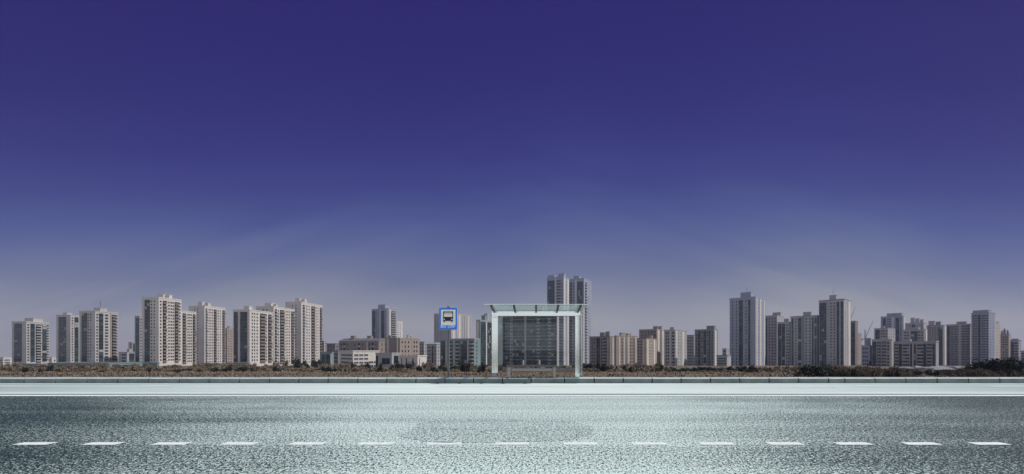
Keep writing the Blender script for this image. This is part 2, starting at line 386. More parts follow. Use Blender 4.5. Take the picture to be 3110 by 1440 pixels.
def building(name, label, cat, group, xl, xc, xr, ytop, d, A, mat, nf, left='', right='', pent='', trim=None, ant=None, pod=0, wkind='glass', lw=1.3, seed=0, roof=None):
    """near corner seen at px xc and distance d, turned by A; left face reaches px xl, right face px xr"""
    rn = random.Random(seed or int(xc*7+ytop))
    A = R(A); ca, sa = math.cos(A), math.sin(A)
    Xc = X(xc, d)
    def uL(px): s = (px-PX)/F; return (Xc - s*d)/(ca + s*sa)
    def uR(px): s = (px-PX)/F; return (s*d - Xc)/(sa - s*ca)
    W = uL(xl); D = uR(xr)
    zb = ground_z(d + D) - .5
    H = Z(ytop, d) - zb
    root = empty(name, (Xc, d, zb), -A); tag(root, label, cat, group)
    wm = M[mat]; tm = M[trim or mat]
    mb = MB(); mb.box(-W, 0, 0, D, 0, H-.002); mb.build('wall', wm, root)
    mb = MB()                                             # parapet rim: four sides, standing proud, round a felt roof
    e = .22; ph = max(1.0, H*.02)
    for (a, b, c_, d_) in ((-W-e, e, -e, .25), (-W-e, e, D-.25, D+e), (-W-e, -W+.25, .25, D-.25), (-.25, e, .25, D-.25)):
        mb.box(a, b, c_, d_, H-ph*.4, H+.35)
    mb.build('parapet', tm, root)
    mb = MB(); mb.box(-W+.252, -.252, .252, D-.252, H, H+.1); mb.build('roof', M['roof'], root)
    if roof: roof(root, W, D, H)
    # rooftop plant rooms
    for k, s in enumerate(re.findall(r'([\d.]+)-([\d.]+)@([\d.]+)', pent)):
        p0, p1, py = map(float, s); px = (p0+p1)/2; dd = d + .5*(D*ca + W*sa)
        wx = (p1-p0)/F*dd
        P = Vector((X(px, dd)-Xc, dd-d, 0)); lx = P.x*ca - P.y*sa; ly = P.x*sa + P.y*ca
        hw = min(wx*.42, W*.45); hd = min(wx*.32, D*.42)
        lx = max(-W+hw+.4, min(-hw-.4, lx)); ly = max(hd+.4, min(D-hd-.4, ly))
        ph_ = max(1.5, Z(py, dd) - zb - H)
        mb = MB(); mb.box(lx-hw, lx+hw, ly-hd, ly+hd, H+.1, H+ph_)
        mb.box(lx-hw-.2, lx+hw+.2, ly-hd-.2, ly+hd+.2, H+ph_+.002, H+ph_+.35)
        mb.build('rooftop_room', tm if k % 2 else wm, root)
        if ant == k:
            mb = MB(); mb.bar((lx, ly, H+ph_+.3), (lx, ly, H+ph_+7), .14); mb.bar((lx-.8, ly, H+ph_+5), (lx+.8, ly, H+ph_+5), .1)
            mb.build('antenna', M['roof'], root)
    top = H - max(1.6, .035*H); fh = (top - pod)/nf
    units = {'window': [], 'balcony': []}
    for side, spec in ((0, left), (1, right)):
        fu = uR if side else uL; LEN = D if side else W
        rz = math.pi/2 if side else 0
        for tok in spec.split():
            mt = re.match(r'([A-Za-z])([\d.]+)(?:-([\d.]+))?(?::(\d+)-(\d+))?$', tok)
            k = mt.group(1); p0 = float(mt.group(2)); p1 = float(mt.group(3)) if mt.group(3) else None
            f0 = int(mt.group(4)) if mt.group(4) else 0; f1 = int(mt.group(5)) if mt.group(5) else nf
            if p1 is None: uc = fu(p0); ww = lw
            else:
                a, b = sorted((fu(p0), fu(p1))); a = max(.15, a); b = min(LEN-.15, b); uc = (a+b)/2; ww = b-a
            if ww < .5: ww = .5
            uc = max(ww/2+.12, min(LEN-ww/2-.12, uc))
            P = lambda off, z: (off, uc, z) if side else (-uc, -off, z)
            if k in 'wWS':
                for f in range(f0, f1):
                    z = pod + f*fh + fh*.30
                    h = fh*(.5 if k != 'S' else .42)
                    var = wkind if rn.random() > .10 else ('curtain' if rn.random() < .5 else 'glass2')
                    units['window'].append((win_mesh(ww, h, var, wm, mat), P(0, z), rz))
            elif k in 'BC':
                for f in range(f0, f1):
                    var = 'glass' if rn.random() > .35 else 'glass2'
                    pk = ('slabt' if k == 'C' else 'slab')
                    units['balcony'].append((bal_mesh(ww, fh, var, pk), P(0, pod+f*fh), rz))
            elif k in 'LDA':
                mb = MB(); z0 = pod + f0*fh; h = (f1-f0)*fh; cells = max(1, int(ww/1.7)) if k != 'D' else 1
                pr = .12 if k == 'D' else .35
                mb.box(-ww/2, ww/2, -pr+.05, .02, 0, h, 0)
                for f in range(f1-f0):
                    for c_ in range(cells):
                        q = rn.random(); mi = 0 if q < (.40 if k == 'A' else .62) else (1 if q < (.95 if k == 'A' else .93) else (1 if k == 'D' else 2))
                        a = -ww/2 + ww*c_/cells; b = a + ww/cells
                        mb.box(a+.05, b-.05, -pr, -pr+.048, f*fh+.5, (f+1)*fh-.08, mi)
                    if k != 'D': mb.box(-ww/2-.02, ww/2+.02, -pr-.07, -pr+.045, f*fh-.1, f*fh+.45, 4 if k == 'A' and (f*7+int(uc)) % 3 else 3)
                mb.build('glass_strip' if k == 'D' else 'glazed_bay', [M['glass'], M['glass2'], M['slab'], M['slabd'], M['teal']] if wkind != 'glassb' else [M['glassb'], M['glass2'], M['slab'], M['slabbl'], M['bgrey']], root, P(0, z0), rz)
            elif k in 'PKG':
                mb = MB(); z0 = pod + f0*fh if f0 else 0; h = (f1-f0)*fh if f1 < nf else H-z0-.45-ph*.4
                mb.box(-ww/2, ww/2, -(.5 if k == 'P' else .08), .02, 0, h, 0)
                mb.build({'P': 'pilaster', 'K': 'brick_strip', 'G': 'groove_strip'}[k], {'P': M['white'], 'K': M['brown'], 'G': M['dgrey']}[k], root, P(0, z0), rz)
    for kind, lst in units.items():
        if len(lst) > 100:
            rest = lst[100:] if len(lst) > 100 else []
            lst = lst[:100]
            vs = MB(); mats = []; 
            for me, loc, rz in rest:
                off = len(vs.v); c, s = math.cos(rz), math.sin(rz)
                vs.v += [(q.co.x*c - q.co.y*s + loc[0], q.co.x*s + q.co.y*c + loc[1], q.co.z + loc[2]) for q in me.vertices]
                for p in me.polygons:
                    mm = me.materials[p.material_index]
                    if mm not in mats: mats.append(mm)
                    vs.f.append(tuple(off+i for i in p.vertices)); vs.m.append(mats.index(mm))
            o = vs.build(kind, mats, root); o['kind'] = 'stuff'
        for me, loc, rz in lst: link(kind, me, root, loc, rz)
    return root

def spire_roof(root, W, D, H):
    for fx, fy, h in ((.15,.2,5), (.5,.2,7.5), (.85,.2,5.5), (.3,.7,6), (.7,.7,8)):
        mb = MB(); x, y = -W*fx, D*fy; r = min(W, D)*.10
        mb.box(x-r, x+r, y-r, y+r, H+.102, H+h*.5)
        i = len(mb.v); mb.v += [(x-r*1.2,y-r*1.2,H+h*.5+.002),(x+r*1.2,y-r*1.2,H+h*.5+.002),(x+r*1.2,y+r*1.2,H+h*.5+.002),(x-r*1.2,y+r*1.2,H+h*.5+.002),(x,y,H+h)]
        for q in ((0,1,4),(1,2,4),(2,3,4),(3,0,4),(3,2,1,0)): mb.f.append(tuple(i+k for k in q)); mb.m.append(0)
        mb.build('spire', M['brown'], root)
def gable_roof(hh, n=1, mat='roof', inset=0):
    def fn(root, W, D, H):
        for k in range(n):
            a = -W + W*k/n + inset; b = -W + W*(k+1)/n - inset; m_ = (a+b)/2
            mb = MB(); z = H+.36; q = .15
            mb.poly([(a,-.1,z),(b,-.1,z),(b-q*(b-a),D*.3,z+hh),(a+q*(b-a),D*.3,z+hh)])
            mb.poly([(b,D+.1,z),(a,D+.1,z),(a+q*(b-a),D*.7,z+hh),(b-q*(b-a),D*.7,z+hh)])
            mb.poly([(b,-.1,z),(b,D+.1,z),(b-q*(b-a),D*.7,z+hh),(b-q*(b-a),D*.3,z+hh)])
            mb.poly([(a,D+.1,z),(a,-.1,z),(a+q*(b-a),D*.3,z+hh),(a+q*(b-a),D*.7,z+hh)])
            mb.poly([(a+q*(b-a),D*.3,z+hh),(b-q*(b-a),D*.3,z+hh),(b-q*(b-a),D*.7,z+hh),(a+q*(b-a),D*.7,z+hh)])
            mb.poly([(a,-.1,z),(a,D+.1,z),(b,D+.1,z),(b,-.1,z)])
            mb.build('mansard', M[mat], root)
    return fn

GL = 'apartment towers on the left of the road'
GC = 'buildings in the middle of the skyline'
GR = 'apartment towers on the right of the skyline'
T, AT, OB = 'apartment_tower', 'apartment tower', 'office building'
AB = 'apartment_block'

# --- left group
building('warehouse', 'low white flat building cut by the left picture edge', 'warehouse', GC, -60, 10, 37, 1086, 420, 6, 'white', 3, 'S1-8', 'w16 w22 w28')
building(T, 'grey and white tower with dark glazed bays, leftmost tower of the skyline', AT, GL, 36, 80, 149, 977, 350, 6, 'pale', 14,
         'L44-66', 'w86 L92-105 B108-125 L128-141 w145', '91-126@968', pod=5)
building('warehouse', 'small bright white box of a building between the first two left towers', 'warehouse', GC, 140, 158, 172, 1086, 470, 8, 'white', 2, 'w150', 'w166')
building('service_building', 'long low grey podium with a dark band behind the left shrubs', 'building', GC, 145, 330, 432, 1104, 315, 5, 'teal', 1, 'D150-200 D210-260 D265-320', 'D340-425')
building(T, 'narrow pale tower with one dark glazed bay, second tower from the left', AT, GL, 171, 214, 241, 957, 420, 8, 'pale', 17,
         'L179-201', 'w220 L226-238', '196-214@951', pod=5)
building(T, 'broad grey and white stepped tower with a rooftop mast, third from the left', AT, GL, 241, 289, 358, 945, 345, 6, 'pale', 16,
         'L249-264 w268 w276', 'w295 L300-313 w321 w326 K334-338 C339-352 w354', '292-318@937', ant=0, pod=5)
building('warehouse', 'low pale stepped building with a dark glass front between left towers', 'warehouse', GC, 360, 386, 412, 1070, 520, 8, 'grey', 4, 'W370-382', 'D392-408', '388-398@1060')
building(T, 'distant slim grey tower rising behind the low pale stepped building', AT, GL, 390, 402, 412, 1040, 640, 8, 'grey', 9, 'w396', 'D404-411')
building(T, 'narrow dark glass tower tight against the tall cream tower', AT, GL, 409, 424, 434, 960, 430, 10, 'grey', 16, 'D412-423', 'w428')
building(T, 'tall white tower with sunlit cream side and small square windows, tallest on the left', AT, GL, 431, 482, 551, 903, 345, 6, 'white', 19,
         'L440-455 w460 w469', 'w488 C494-505 w513 w520 w526 C530-542 w546', '482-507@896 508-522@897', pod=5)
building(T, 'lower cream tower half hidden behind the tallest left tower', AT, GL, 520, 548, 596, 944, 430, 8, 'white', 17,
         '', 'C554-565 w571 w576 w581 C585-594', pod=4)
building(T, 'cream tower with grey blank side wall, middle of the left group', AT, GL, 573, 621, 684, 929, 500, 7, 'white', 20,
         'w592 w601', 'B624-630 w635 w640 w645 C649-658 w663 w669 C675-683', '604-622@918 624-638@921', pod=4)
building(AB, 'small distant brick block in the gap between two cream towers', 'apartment block', GL, 684, 690, 708, 998, 620, 10, 'tan', 14, 'w687', 'w694 w699 w704', '688-700@992')
building(T, 'cream tower with dark glazed bays on its shaded left side, in front of two others', AT, GL, 708, 758, 829, 941, 345, 6, 'white', 15,
         'L711-722 L730-751', 'w766 w773 w781 C789-806 w809 C814-825', '738-758@932', pod=5)
building(T, 'cream tower rising behind the one with dark glazed bays', AT, GL, 777, 831, 895, 931, 430, 7, 'white', 18,
         'w800 w810', 'B834-842 w846 C850-864 w869 w874 w879 C884-893', '805-830@922 832-842@925', pod=4)
building(T, 'last cream tower of the left group, beside open sky', AT, GL, 867, 915, 979, 917, 520, 7, 'white', 20,
         'w888 w899', 'B919-926 w931 w935 w940 C945-957 w962 w966 C971-978', '897-914@907 916-930@909', pod=4)
building('service_building', 'low grey podium in front of the leftmost tower', 'building', GC, 38, 126, 140, 1106, 315, 5, 'teal', 1, 'D42-60 D66-84 D92-120', '')
building('service_building', 'low grey podium at the foot of the narrow dark glass tower', 'building', GC, 434, 478, 484, 1102, 318, 5, 'teal', 1, 'D438-474', '')
building('service_building', 'low brownish annex between the middle cream towers', 'building', GC, 600, 668, 684, 1105, 325, 5, 'dgrey', 1, 'D606-616 D622-632 D640-660', '')
building('service_building', 'low grey podium under the dark glazed bays of the front cream tower', 'building', GC, 690, 752, 760, 1103, 318, 5, 'teal', 1, 'D696-716 D722-746', '')
# --- centre left
building(AB, 'small pale block right of the last cream tower', 'apartment block', GC, 974, 984, 996, 1036, 560, 12, 'grey', 9, 'w978 w982', 'w988 w992')
building(AB, 'grey mid rise block with a dark flat roof left of the brown brick row', 'apartment block', GC, 992, 1018, 1030, 1044, 500, 12, 'dgrey', 6, 'w998 w1005 w1012', 'w1022 w1026', trim='slabd')
building(T, 'pale blue glass tower standing alone above the brick row', AT, GC, 1129, 1180, 1206, 937, 620, 22, 'bgrey', 24,
         'L1131-1140 w1144 w1149 P1153-1156 L1158-1167 w1172 P1174-1178', 'P1182-1186 B1188-1202', '1150-1182@927', trim='bgrey', wkind='glass2')
building(T, 'pale lower wing attached to the right of the blue glass tower', AT, GC, 1196, 1200, 1223, 975, 700, 22, 'white', 20, '', 'w1206 w1211 w1216')
building('brick_row', 'long brown brick row with dark mansard roofs behind the white office', 'apartment block', GC, 1029, 1150, 1182, 1036, 460, 16, 'brown', 5,
         'w1036 B1042-1050 w1056 G1064-1072 w1078 B1086-1094 w1102 P1114-1117 w1122 B1128-1136 w1142', 'w1160 w1170', '1066-1082@1021 1116-1132@1021', roof=gable_roof(3.2, 4))
building(AB, 'brown corner block with pale pilasters between brick row and tan block', 'apartment block', GC, 1170, 1205, 1216, 1026, 420, 18, 'brown', 6,
         'P1176-1181 K1184-1202', 'w1210', '1180-1190@1020', trim='tan')
building(AB, 'plain sunlit tan block with a few windows and chimneys', 'apartment block', GC, 1208, 1215, 1274, 1028, 395, 50, 'tan', 6,
         '', 'w1222 w1231 w1241 G1250-1251 w1258 w1266', '1235-1242@1019 1246-1250@1023', trim='tan')
building(AB, 'grey block with green roof right of the tan block', 'apartment block', GC, 1274, 1288, 1304, 1038, 480, 18, 'grey', 7, 'w1278 w1283', 'w1293 w1299')
building(AB, 'low grey flats behind the bus stop pole', 'apartment block', GC, 1296, 1326, 1344, 1046, 440, 18, 'grey', 6,
         'w1301 w1306 D1311-1316 w1321', 'w1331 w1337', trim='teal', roof=gable_roof(1.8, 1, 'teal'))
building('office_building', 'dark teal glass box building with a pale right frame', OB, GC, 973, 1008, 1014, 1071, 330, 20, 'teal', 3, 'D977-988 D990-1003 P1004-1007', '')
building('office_building', 'small dark striped office between glass box and white office', OB, GC, 1010, 1027, 1034, 1066, 370, 20, 'dgrey', 4, 'S1012-1025', '')
building('office_building', 'white low office with blue glass windows and strip bands', OB, GC, 1031, 1072, 1152, 1066, 270, 44, 'white', 4,
         'S1036-1069', 'S1076-1088 S1091-1103 S1106-1118:1-4 W1120-1134:0-2 W1136-1148:0-2', wkind='glassb')
building('office_building', 'plain grey box shaped office beside the white office', OB, GC, 1141, 1190, 1216, 1073, 255, 24, 'grey', 1, 'D1142-1148 W1160-1184', 'D1196-1210', trim='grey')
building('office_building', 'low white hall with dark vertical slits behind bushes', OB, GC, 1212, 1268, 1296, 1081, 250, 26, 'white', 1,
         'D1219-1221 D1233-1236 D1253-1256', 'D1274-1275', wkind='glass')
# --- centre
building(T, 'tall grey and cream tower directly behind the bus stop sign', AT, GC, 1318, 1370, 1433, 951, 620, 24, 'grey', 24,
         'w1324 w1331 w1338 w1345 w1352 w1360', 'P1374-1380 w1386 P1392-1398 w1404 G1409-1412 w1417 P1421-1424 w1428', '1325-1345@946', trim='cream')
building(AB, 'low dark glass block with white slabs between bus sign and shelter', 'apartment block', GC, 1337, 1440, 1458, 1029, 300, 22, 'teal', 7,
         'L1340-1352 P1354-1357 B1362-1374 P1378-1381 B1384-1396 L1400-1418 P1420-1423 B1426-1438', 'w1448', trim='grey')
building(T, 'narrow tan edged dark tower just left of the bus shelter', AT, GC, 1446, 1458, 1500, 972, 400, 26, 'teal', 17,
         'P1448-1455', 'L1460-1474 P1475-1478 L1480-1496', '1452-1476@960 1481-1494@953', trim='grey')
building(AB, 'wide dark teal slab block seen through the bus shelter glass', 'apartment block', GC, 1494, 1692, 1698, 952, 330, 22, 'grey', 15,
         'A1496-1526 A1528-1549 w1553 A1557-1592 A1599-1630 w1633 w1637 A1640-1664 w1667 w1671 A1674-1690', '', '1632-1662@934', trim='grey')
building(T, 'very tall blue grey tower with a cream right side rising behind the shelter roof', AT, GC, 1661, 1711, 1728, 840, 470, 26, 'bgrey', 28,
         'L1664-1684 P1686-1689 B1691-1703 w1707', 'P1712-1716 w1719 P1722-1727', '1664-1688@838 1696-1718@833', trim='bgrey', pod=4, wkind='glassb')
building(T, 'very tall blue tower with lit right edge, joined behind the cream sided one', AT, GC, 1706, 1774, 1796, 845, 560, 26, 'bgrey', 28,
         'C1729-1738 w1743 P1747-1751 L1753-1770', 'B1777-1783 w1788 w1792', '1742-1764@840', trim='bgrey', pod=4, wkind='glassb')
building(AB, 'narrow grey annex at the foot of the very tall tower', 'apartment block', GC, 1756, 1766, 1774, 928, 400, 30, 'grey', 16, 'D1758-1764', 'w1769')
# --- centre right brick group
building(AB, 'shaded brown apartment block right of the shelter, with roof cabins', 'apartment block', GC, 1790, 1852, 1872, 1022, 420, 30, 'brown', 9,
         'w1799 w1806 L1812-1822 w1828 B1832-1842 P1845-1848', 'w1856 P1859-1862 K1864-1870', '1822-1840@1011 1840-1853@1008', trim='dgrey')
building(AB, 'sunlit tan block with pale bays and a stepped roof', 'apartment block', GC, 1866, 1872, 1936, 1020, 400, 62, 'tan', 9,
         '', 'P1878-1882 w1889 P1893-1897 K1898-1902 P1905-1910 w1916 w1923 P1928-1933', '1872-1896@1012 1900-1924@1014', trim='tan')
building(AB, 'tan block with a shaded left face, in front of the higher stepped block', 'apartment block', GC, 1934, 1962, 1995, 1028, 380, 40, 'tan', 9,
         'w1940 w1947 P1953-1957', 'P1964-1968 w1974 w1980 P1984-1988', '1970-1982@1020', trim='brown')
building(AB, 'taller tan and grey stepped block with two roof cabins', 'apartment block', GC, 1941, 1994, 2018, 1000, 460, 36, 'brown', 12,
         'w1950 w1960 w1970 w1980 w1988', 'P1996-2002 w2006 P2010-2015', '1984-2000@992 2002-2016@992', trim='tan')
building(AB, 'grey fronted block with sunlit cream side, fourth right of shelter', 'apartment block', GC, 2018, 2050, 2086, 1002, 430, 38, 'grey', 11,
         'w2024 w2030 P2034-2037 w2043 w2047', 'P2052-2056 w2060 w2066 P2071-2077 w2081', '2034-2048@995', trim='tan')
building(AB, 'grey block with dark green roof beside the teal block', 'apartment block', GC, 2084, 2108, 2114, 1018, 470, 36, 'grey', 10,
         'w2090 w2096 w2102', '', trim='teal')
building(AB, 'teal grey block with a thin sunlit right edge', 'apartment block', GC, 2110, 2168, 2180, 1000, 410, 42, 'dgrey', 12,
         'w2116 L2120-2127 w2132 L2137-2145 w2150 D2153-2157 w2163', 'P2170-2175', '2148-2174@991', trim='teal')
building('office_building', 'low slab office with layered floors left of the tall pale tower', OB, GC, 2176, 2208, 2220, 1080, 330, 40, 'grey', 4, 'S2180-2205', '', trim='teal')
building(AB, 'distant grey block behind the low slab office', 'apartment block', GC, 2194, 2206, 2222, 1059, 600, 40, 'grey', 5, 'w2198 w2202', 'w2212')
# --- right group
building(T, 'tall pale tower with one black vertical strip, first tower of the right group', AT, GR, 2216, 2294, 2325, 901, 430, 44, 'bgrey', 21,
         'w2225 w2237 D2244-2256 w2266 D2272-2279', 'P2296-2299 w2303 P2307-2311 w2314 P2318-2321', '2251-2285@890', ant=0, trim='bgrey')
building(T, 'mid height pale grey tower with roof box beside the black striped tower', AT, GR, 2320, 2360, 2381, 958, 500, 44, 'grey', 17,
         'D2322-2330 w2337 w2346 w2354', 'w2366 w2374', '2354-2379@950')
building(T, 'lower grey stepped wing with dark bays between two taller towers', AT, GR, 2361, 2398, 2405, 978, 460, 46, 'grey', 14,
         'L2363-2373 L2375-2384 w2390 w2395', '', '2382-2396@969')
building(T, 'broad grey tower with dark bays and flat roof cabin', AT, GR, 2401, 2482, 2492, 958, 440, 46, 'grey', 16,
         'D2404-2410 w2417 L2424-2434 G2436-2442 w2448 w2460 D2466-2471 L2474-2480', '', '2441-2464@949', trim='dgrey')
building(T, 'tall grey tower with glazed left bay and bright white right edge', AT, GR, 2487, 2563, 2584, 908, 420, 50, 'grey', 22,
         'L2489-2510 w2524 w2534 D2541-2549 D2553-2561', 'w2569 P2575-2581', '2521-2541@898', ant=0, trim='dgrey')
building(T, 'narrow dark tower with sunlit side right of the white edged tower', AT, GR, 2580, 2598, 2606, 975, 520, 52, 'brown', 18, 'D2583-2596', 'w2602', trim='dgrey')
building(AB, 'slim sunlit brick block beside the narrow dark tower', 'apartment block', GR, 2598, 2602, 2618, 1012, 620, 56, 'tan', 14, '', 'w2607 w2612')
building('office_building', 'plain low grey building below the crane', OB, GR, 2616, 2640, 2650, 1049, 480, 46, 'bgrey', 5, 'w2622 w2628 w2634', '', '2630-2645@1028')
building(T, 'light grey tower with a black strip, high above the low front block', AT, GR, 2675, 2742, 2749, 959, 560, 54, 'bgrey', 20,
         'D2681-2690 w2697 w2703 P2708-2715 D2720-2731 w2736', 'P2744-2747', '2700-2740@953')
building(T, 'short grey tower with sunlit right side, left of the black strip tower', AT, GR, 2655, 2697, 2719, 997, 470, 54, 'grey', 13,
         'L2659-2672 w2678 w2684 w2691', 'w2702 w2708 w2714', '2676-2686@991')
building(AB, 'long low grey block with many balcony columns, front of the right group', 'apartment block', GR, 2706, 2843, 2851, 1037, 290, 60, 'grey', 7,
         'L2711-2716 B2718-2729 L2731-2739 w2745 w2752 w2758 L2765-2770 P2772-2774 L2776-2782 w2788 w2794 w2801 L2805-2813 B2815-2830 L2833-2839', '', '2735-2756@1032')
building(AB, 'grey block with pale balconies at the left end of the long low block', 'apartment block', GR, 2648, 2708, 2714, 1031, 300, 54, 'grey', 8,
         'L2650-2661 B2664-2674 B2677-2692 w2698 P2702-2705', '', '2680-2700@1026', trim='pale')
building(T, 'grey tower with dark central bay standing behind the long low block', AT, GR, 2742, 2808, 2816, 1000, 400, 56, 'grey', 12,
         'w2749 w2757 L2767-2787 w2792 w2800', 'P2810-2814', '2760-2790@996')
building(T, 'grey tower with a crenellated roof of many small turrets', AT, GR, 2748, 2805, 2816, 980, 620, 54, 'grey', 16,
         'w2756 w2764 L2770-2779 w2786 w2794 w2800', '', '2767-2778@966 2780-2792@968 2794-2804@971')
building(T, 'brown grey tower with a thin white sunlit edge', AT, GR, 2814, 2866, 2875, 988, 520, 57, 'grey', 17,
         'K2818-2828 w2832 K2836-2844 w2848 L2851-2862', 'P2868-2873', '2822-2838@976 2840-2856@978', trim='dgrey')
building(T, 'broad grey tower of balcony rows beside the round topped tower', AT, GR, 2874, 2946, 2954, 984, 440, 58, 'grey', 16,
         'D2876-2885 B2887-2895 B2898-2908 P2914-2918 B2921-2931 B2934-2943', '', '2910-2934@978', trim='pale')
building(T, 'tall light tower with checkered windows, tallest at the right end', AT, GR, 2950, 3003, 3023, 949, 420, 64, 'bgrey', 20,
         'w2957 B2960-2968 L2971-2978 w2984 B2987-2994 w2999', 'w3009 w3016', '2961-2999@944', trim='bgrey')
building(T, 'sunlit pale tower tucked right of the tall checkered tower', AT, GR, 3018, 3023, 3040, 982, 520, 66, 'cream', 17, '', 'w3028 w3034', '3024-3036@978', trim='cream')
building(AB, 'yellowish block with a row of pointed roof spires', 'apartment block', GR, 3038, 3064, 3070, 1016, 440, 62, 'tan', 12,
         'K3041-3044 w3048 K3052-3055 w3058', '', roof=spire_roof, trim='brown')
building(AB, 'grey stepped block near the right edge of the skyline', 'apartment block', GR, 3068, 3094, 3102, 1034, 400, 62, 'grey', 9,
         'L3071-3079 w3083 w3088', 'w3098', '3074-3090@1030', trim='teal')
building(AB, 'low grey block cut by the right picture edge', 'apartment block', GR, 3100, 3130, 3150, 1066, 380, 64, 'grey', 6, 'w3105 w3111 w3118', '')
# low pavilions before the right towers
def shed(label, p0, p1, ye, yb, d, roofh, mat, A=0, n=1, name='pavilion'):
    d = dist_for(yb); x0, x1 = X(p0, d), X(p1, d); zb = ground_z(d)-.3; H = Z(ye, d)-zb; D = min(7, (x1-x0)*.8); zr = H+roofh
    root = empty(name, ((x0+x1)/2, d, zb), R(A)); tag(root, label, 'pavilion', 'low pavilions at the foot of the right towers')
    w_ = (x1-x0)/2
    mb = MB(); mb.box(-w_, w_, 0, D, 0, H); mb.build('wall', mat, root)
    mb = MB(); e = .5
    mb.poly([(-w_-e,-e,H+.01),(w_+e,-e,H+.01),(w_*.75,D/2,zr),(-w_*.75,D/2,zr)]); mb.poly([(w_+e,D+e,H+.01),(-w_-e,D+e,H+.01),(-w_*.75,D/2,zr),(w_*.75,D/2,zr)])
    mb.poly([(w_+e,-e,H+.01),(w_+e,D+e,H+.01),(w_*.75,D/2,zr)]); mb.poly([(-w_-e,D+e,H+.01),(-w_-e,-e,H+.01),(-w_*.75,D/2,zr)])
    mb.poly([(-w_-e,-e,H+.01),(-w_-e,D+e,H+.01),(w_+e,D+e,H+.01),(w_+e,-e,H+.01)])
    mb.build('roof', M['shedroof'], root)
    for k in range(n):
        mb = MB(); a = -w_ + 2*w_*(k+.2)/n; b = -w_ + 2*w_*(k+.8)/n; mb.box(a, b, -.06, .02, H*.2, H*.8); mb.build('window', M['glass2'], root)
M['shedroof'] = surf('pale_metal_roof', (.19,.205,.245,1), (.14,.15,.185,1), scale=.5, rough=.6)
shed('small grey pavilion with a low hipped roof at the left of the pavilions', 2742, 2777, 1119, 1128, 178, .35, M['grey'], n=2)
shed('small teal walled pavilion with a bright sunlit roof', 2783, 2800, 1117, 1128, 172, .5, M['white'], n=2)
shed('bright white cube like pavilion in front of the others', 2811, 2836, 1118, 1132, 150, .2, M['white'])
shed('wide pavilion with a long pale blue metal roof', 2840, 2898, 1123, 1130, 160, .8, M['dgrey'], n=5)
shed('white kiosk right of the long roofed pavilion', 2905, 2926, 1117, 1128, 170, .4, M['white'])

# tower cranes
def crane(px, d, ytop, p_end, y_end, label):
    x = X(px, d); zb = ground_z(d); zt = Z(ytop, d); root = empty('tower_crane', (x, d, zb)); tag(root, label, 'crane', 'tower cranes')
    H = zt-zb; mb = MB(); r = .55
    for sx_ in (-r, r):
        for sy_ in (-r, r): mb.bar((sx_, sy_, 0), (sx_, sy_, H), .16)
    n = int(H/2.2)
    for k in range(n):
        z0, z1 = H*k/n, H*(k+1)/n
        for sy_ in (-r, r): mb.bar((-r, sy_, z0), (r, sy_, z1), .08); mb.bar((-r, sy_, z1), (r, sy_, z1), .07)
    mb.build('mast', M['crane'], root)
    ex = X(p_end, d)-x; ez = Z(y_end, d)-zb; zj = H*.74
    mb = MB(); mb.bar((0,-.5,zj), (ex,-.1,ez), .16); mb.bar((0,.5,zj), (ex,.1,ez), .16); mb.bar((0,0,zj+1.4), (ex,0,ez+.2), .14)
    for k in range(12):
        f = k/12; g = (k+1)/12
        mb.bar((ex*f,-.5*(1-f),zj+(ez-zj)*f), (ex*g,0,zj+1.4*(1-g)+(ez-zj)*g), .07); mb.bar((ex*f,.5*(1-f),zj+(ez-zj)*f), (ex*g,0,zj+1.4*(1-g)+(ez-zj)*g), .07)
    mb.build('jib', M['crane'], root)
    mb = MB(); mb.box(-5 if ex > 0 else 0.6, -.6 if ex > 0 else 5, -.6, .6, zj-.4, zj+.3); mb.box(-5 if ex > 0 else 3.4, -3.4 if ex > 0 else 5, -.9, .9, zj-2, zj-.42); mb.build('counterweight', M['crane'], root)
    mb = MB(); mb.box(.7, 2.2, -.8, .8, zj-2.2, zj-.3); mb.build('cab', M['slab'], root)
crane(2627, 620, 1002, 2652, 974, 'thin tower crane with a raised jib standing in the gap of the right skyline')
crane(2576, 700, 950, 2597, 932, 'distant crane whose jib tip shows beside the white edged tower')

# ------------------------------------------------------------------ plants
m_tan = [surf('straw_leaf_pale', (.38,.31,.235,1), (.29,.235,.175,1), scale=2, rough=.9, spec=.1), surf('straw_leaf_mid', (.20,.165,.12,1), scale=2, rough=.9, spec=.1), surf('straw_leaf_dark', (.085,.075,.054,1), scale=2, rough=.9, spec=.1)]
m_grn = [surf('dark_leaf_teal', (.032,.048,.044,1), scale=2, rough=.75, spec=.2), surf('dark_leaf_black', (.016,.026,.026,1), scale=2, rough=.75, spec=.2), surf('dark_leaf_olive', (.07,.066,.046,1), scale=2, rough=.8, spec=.2)]
m_bark = surf('bark', (.09,.075,.06,1), scale=6, rough=.95)

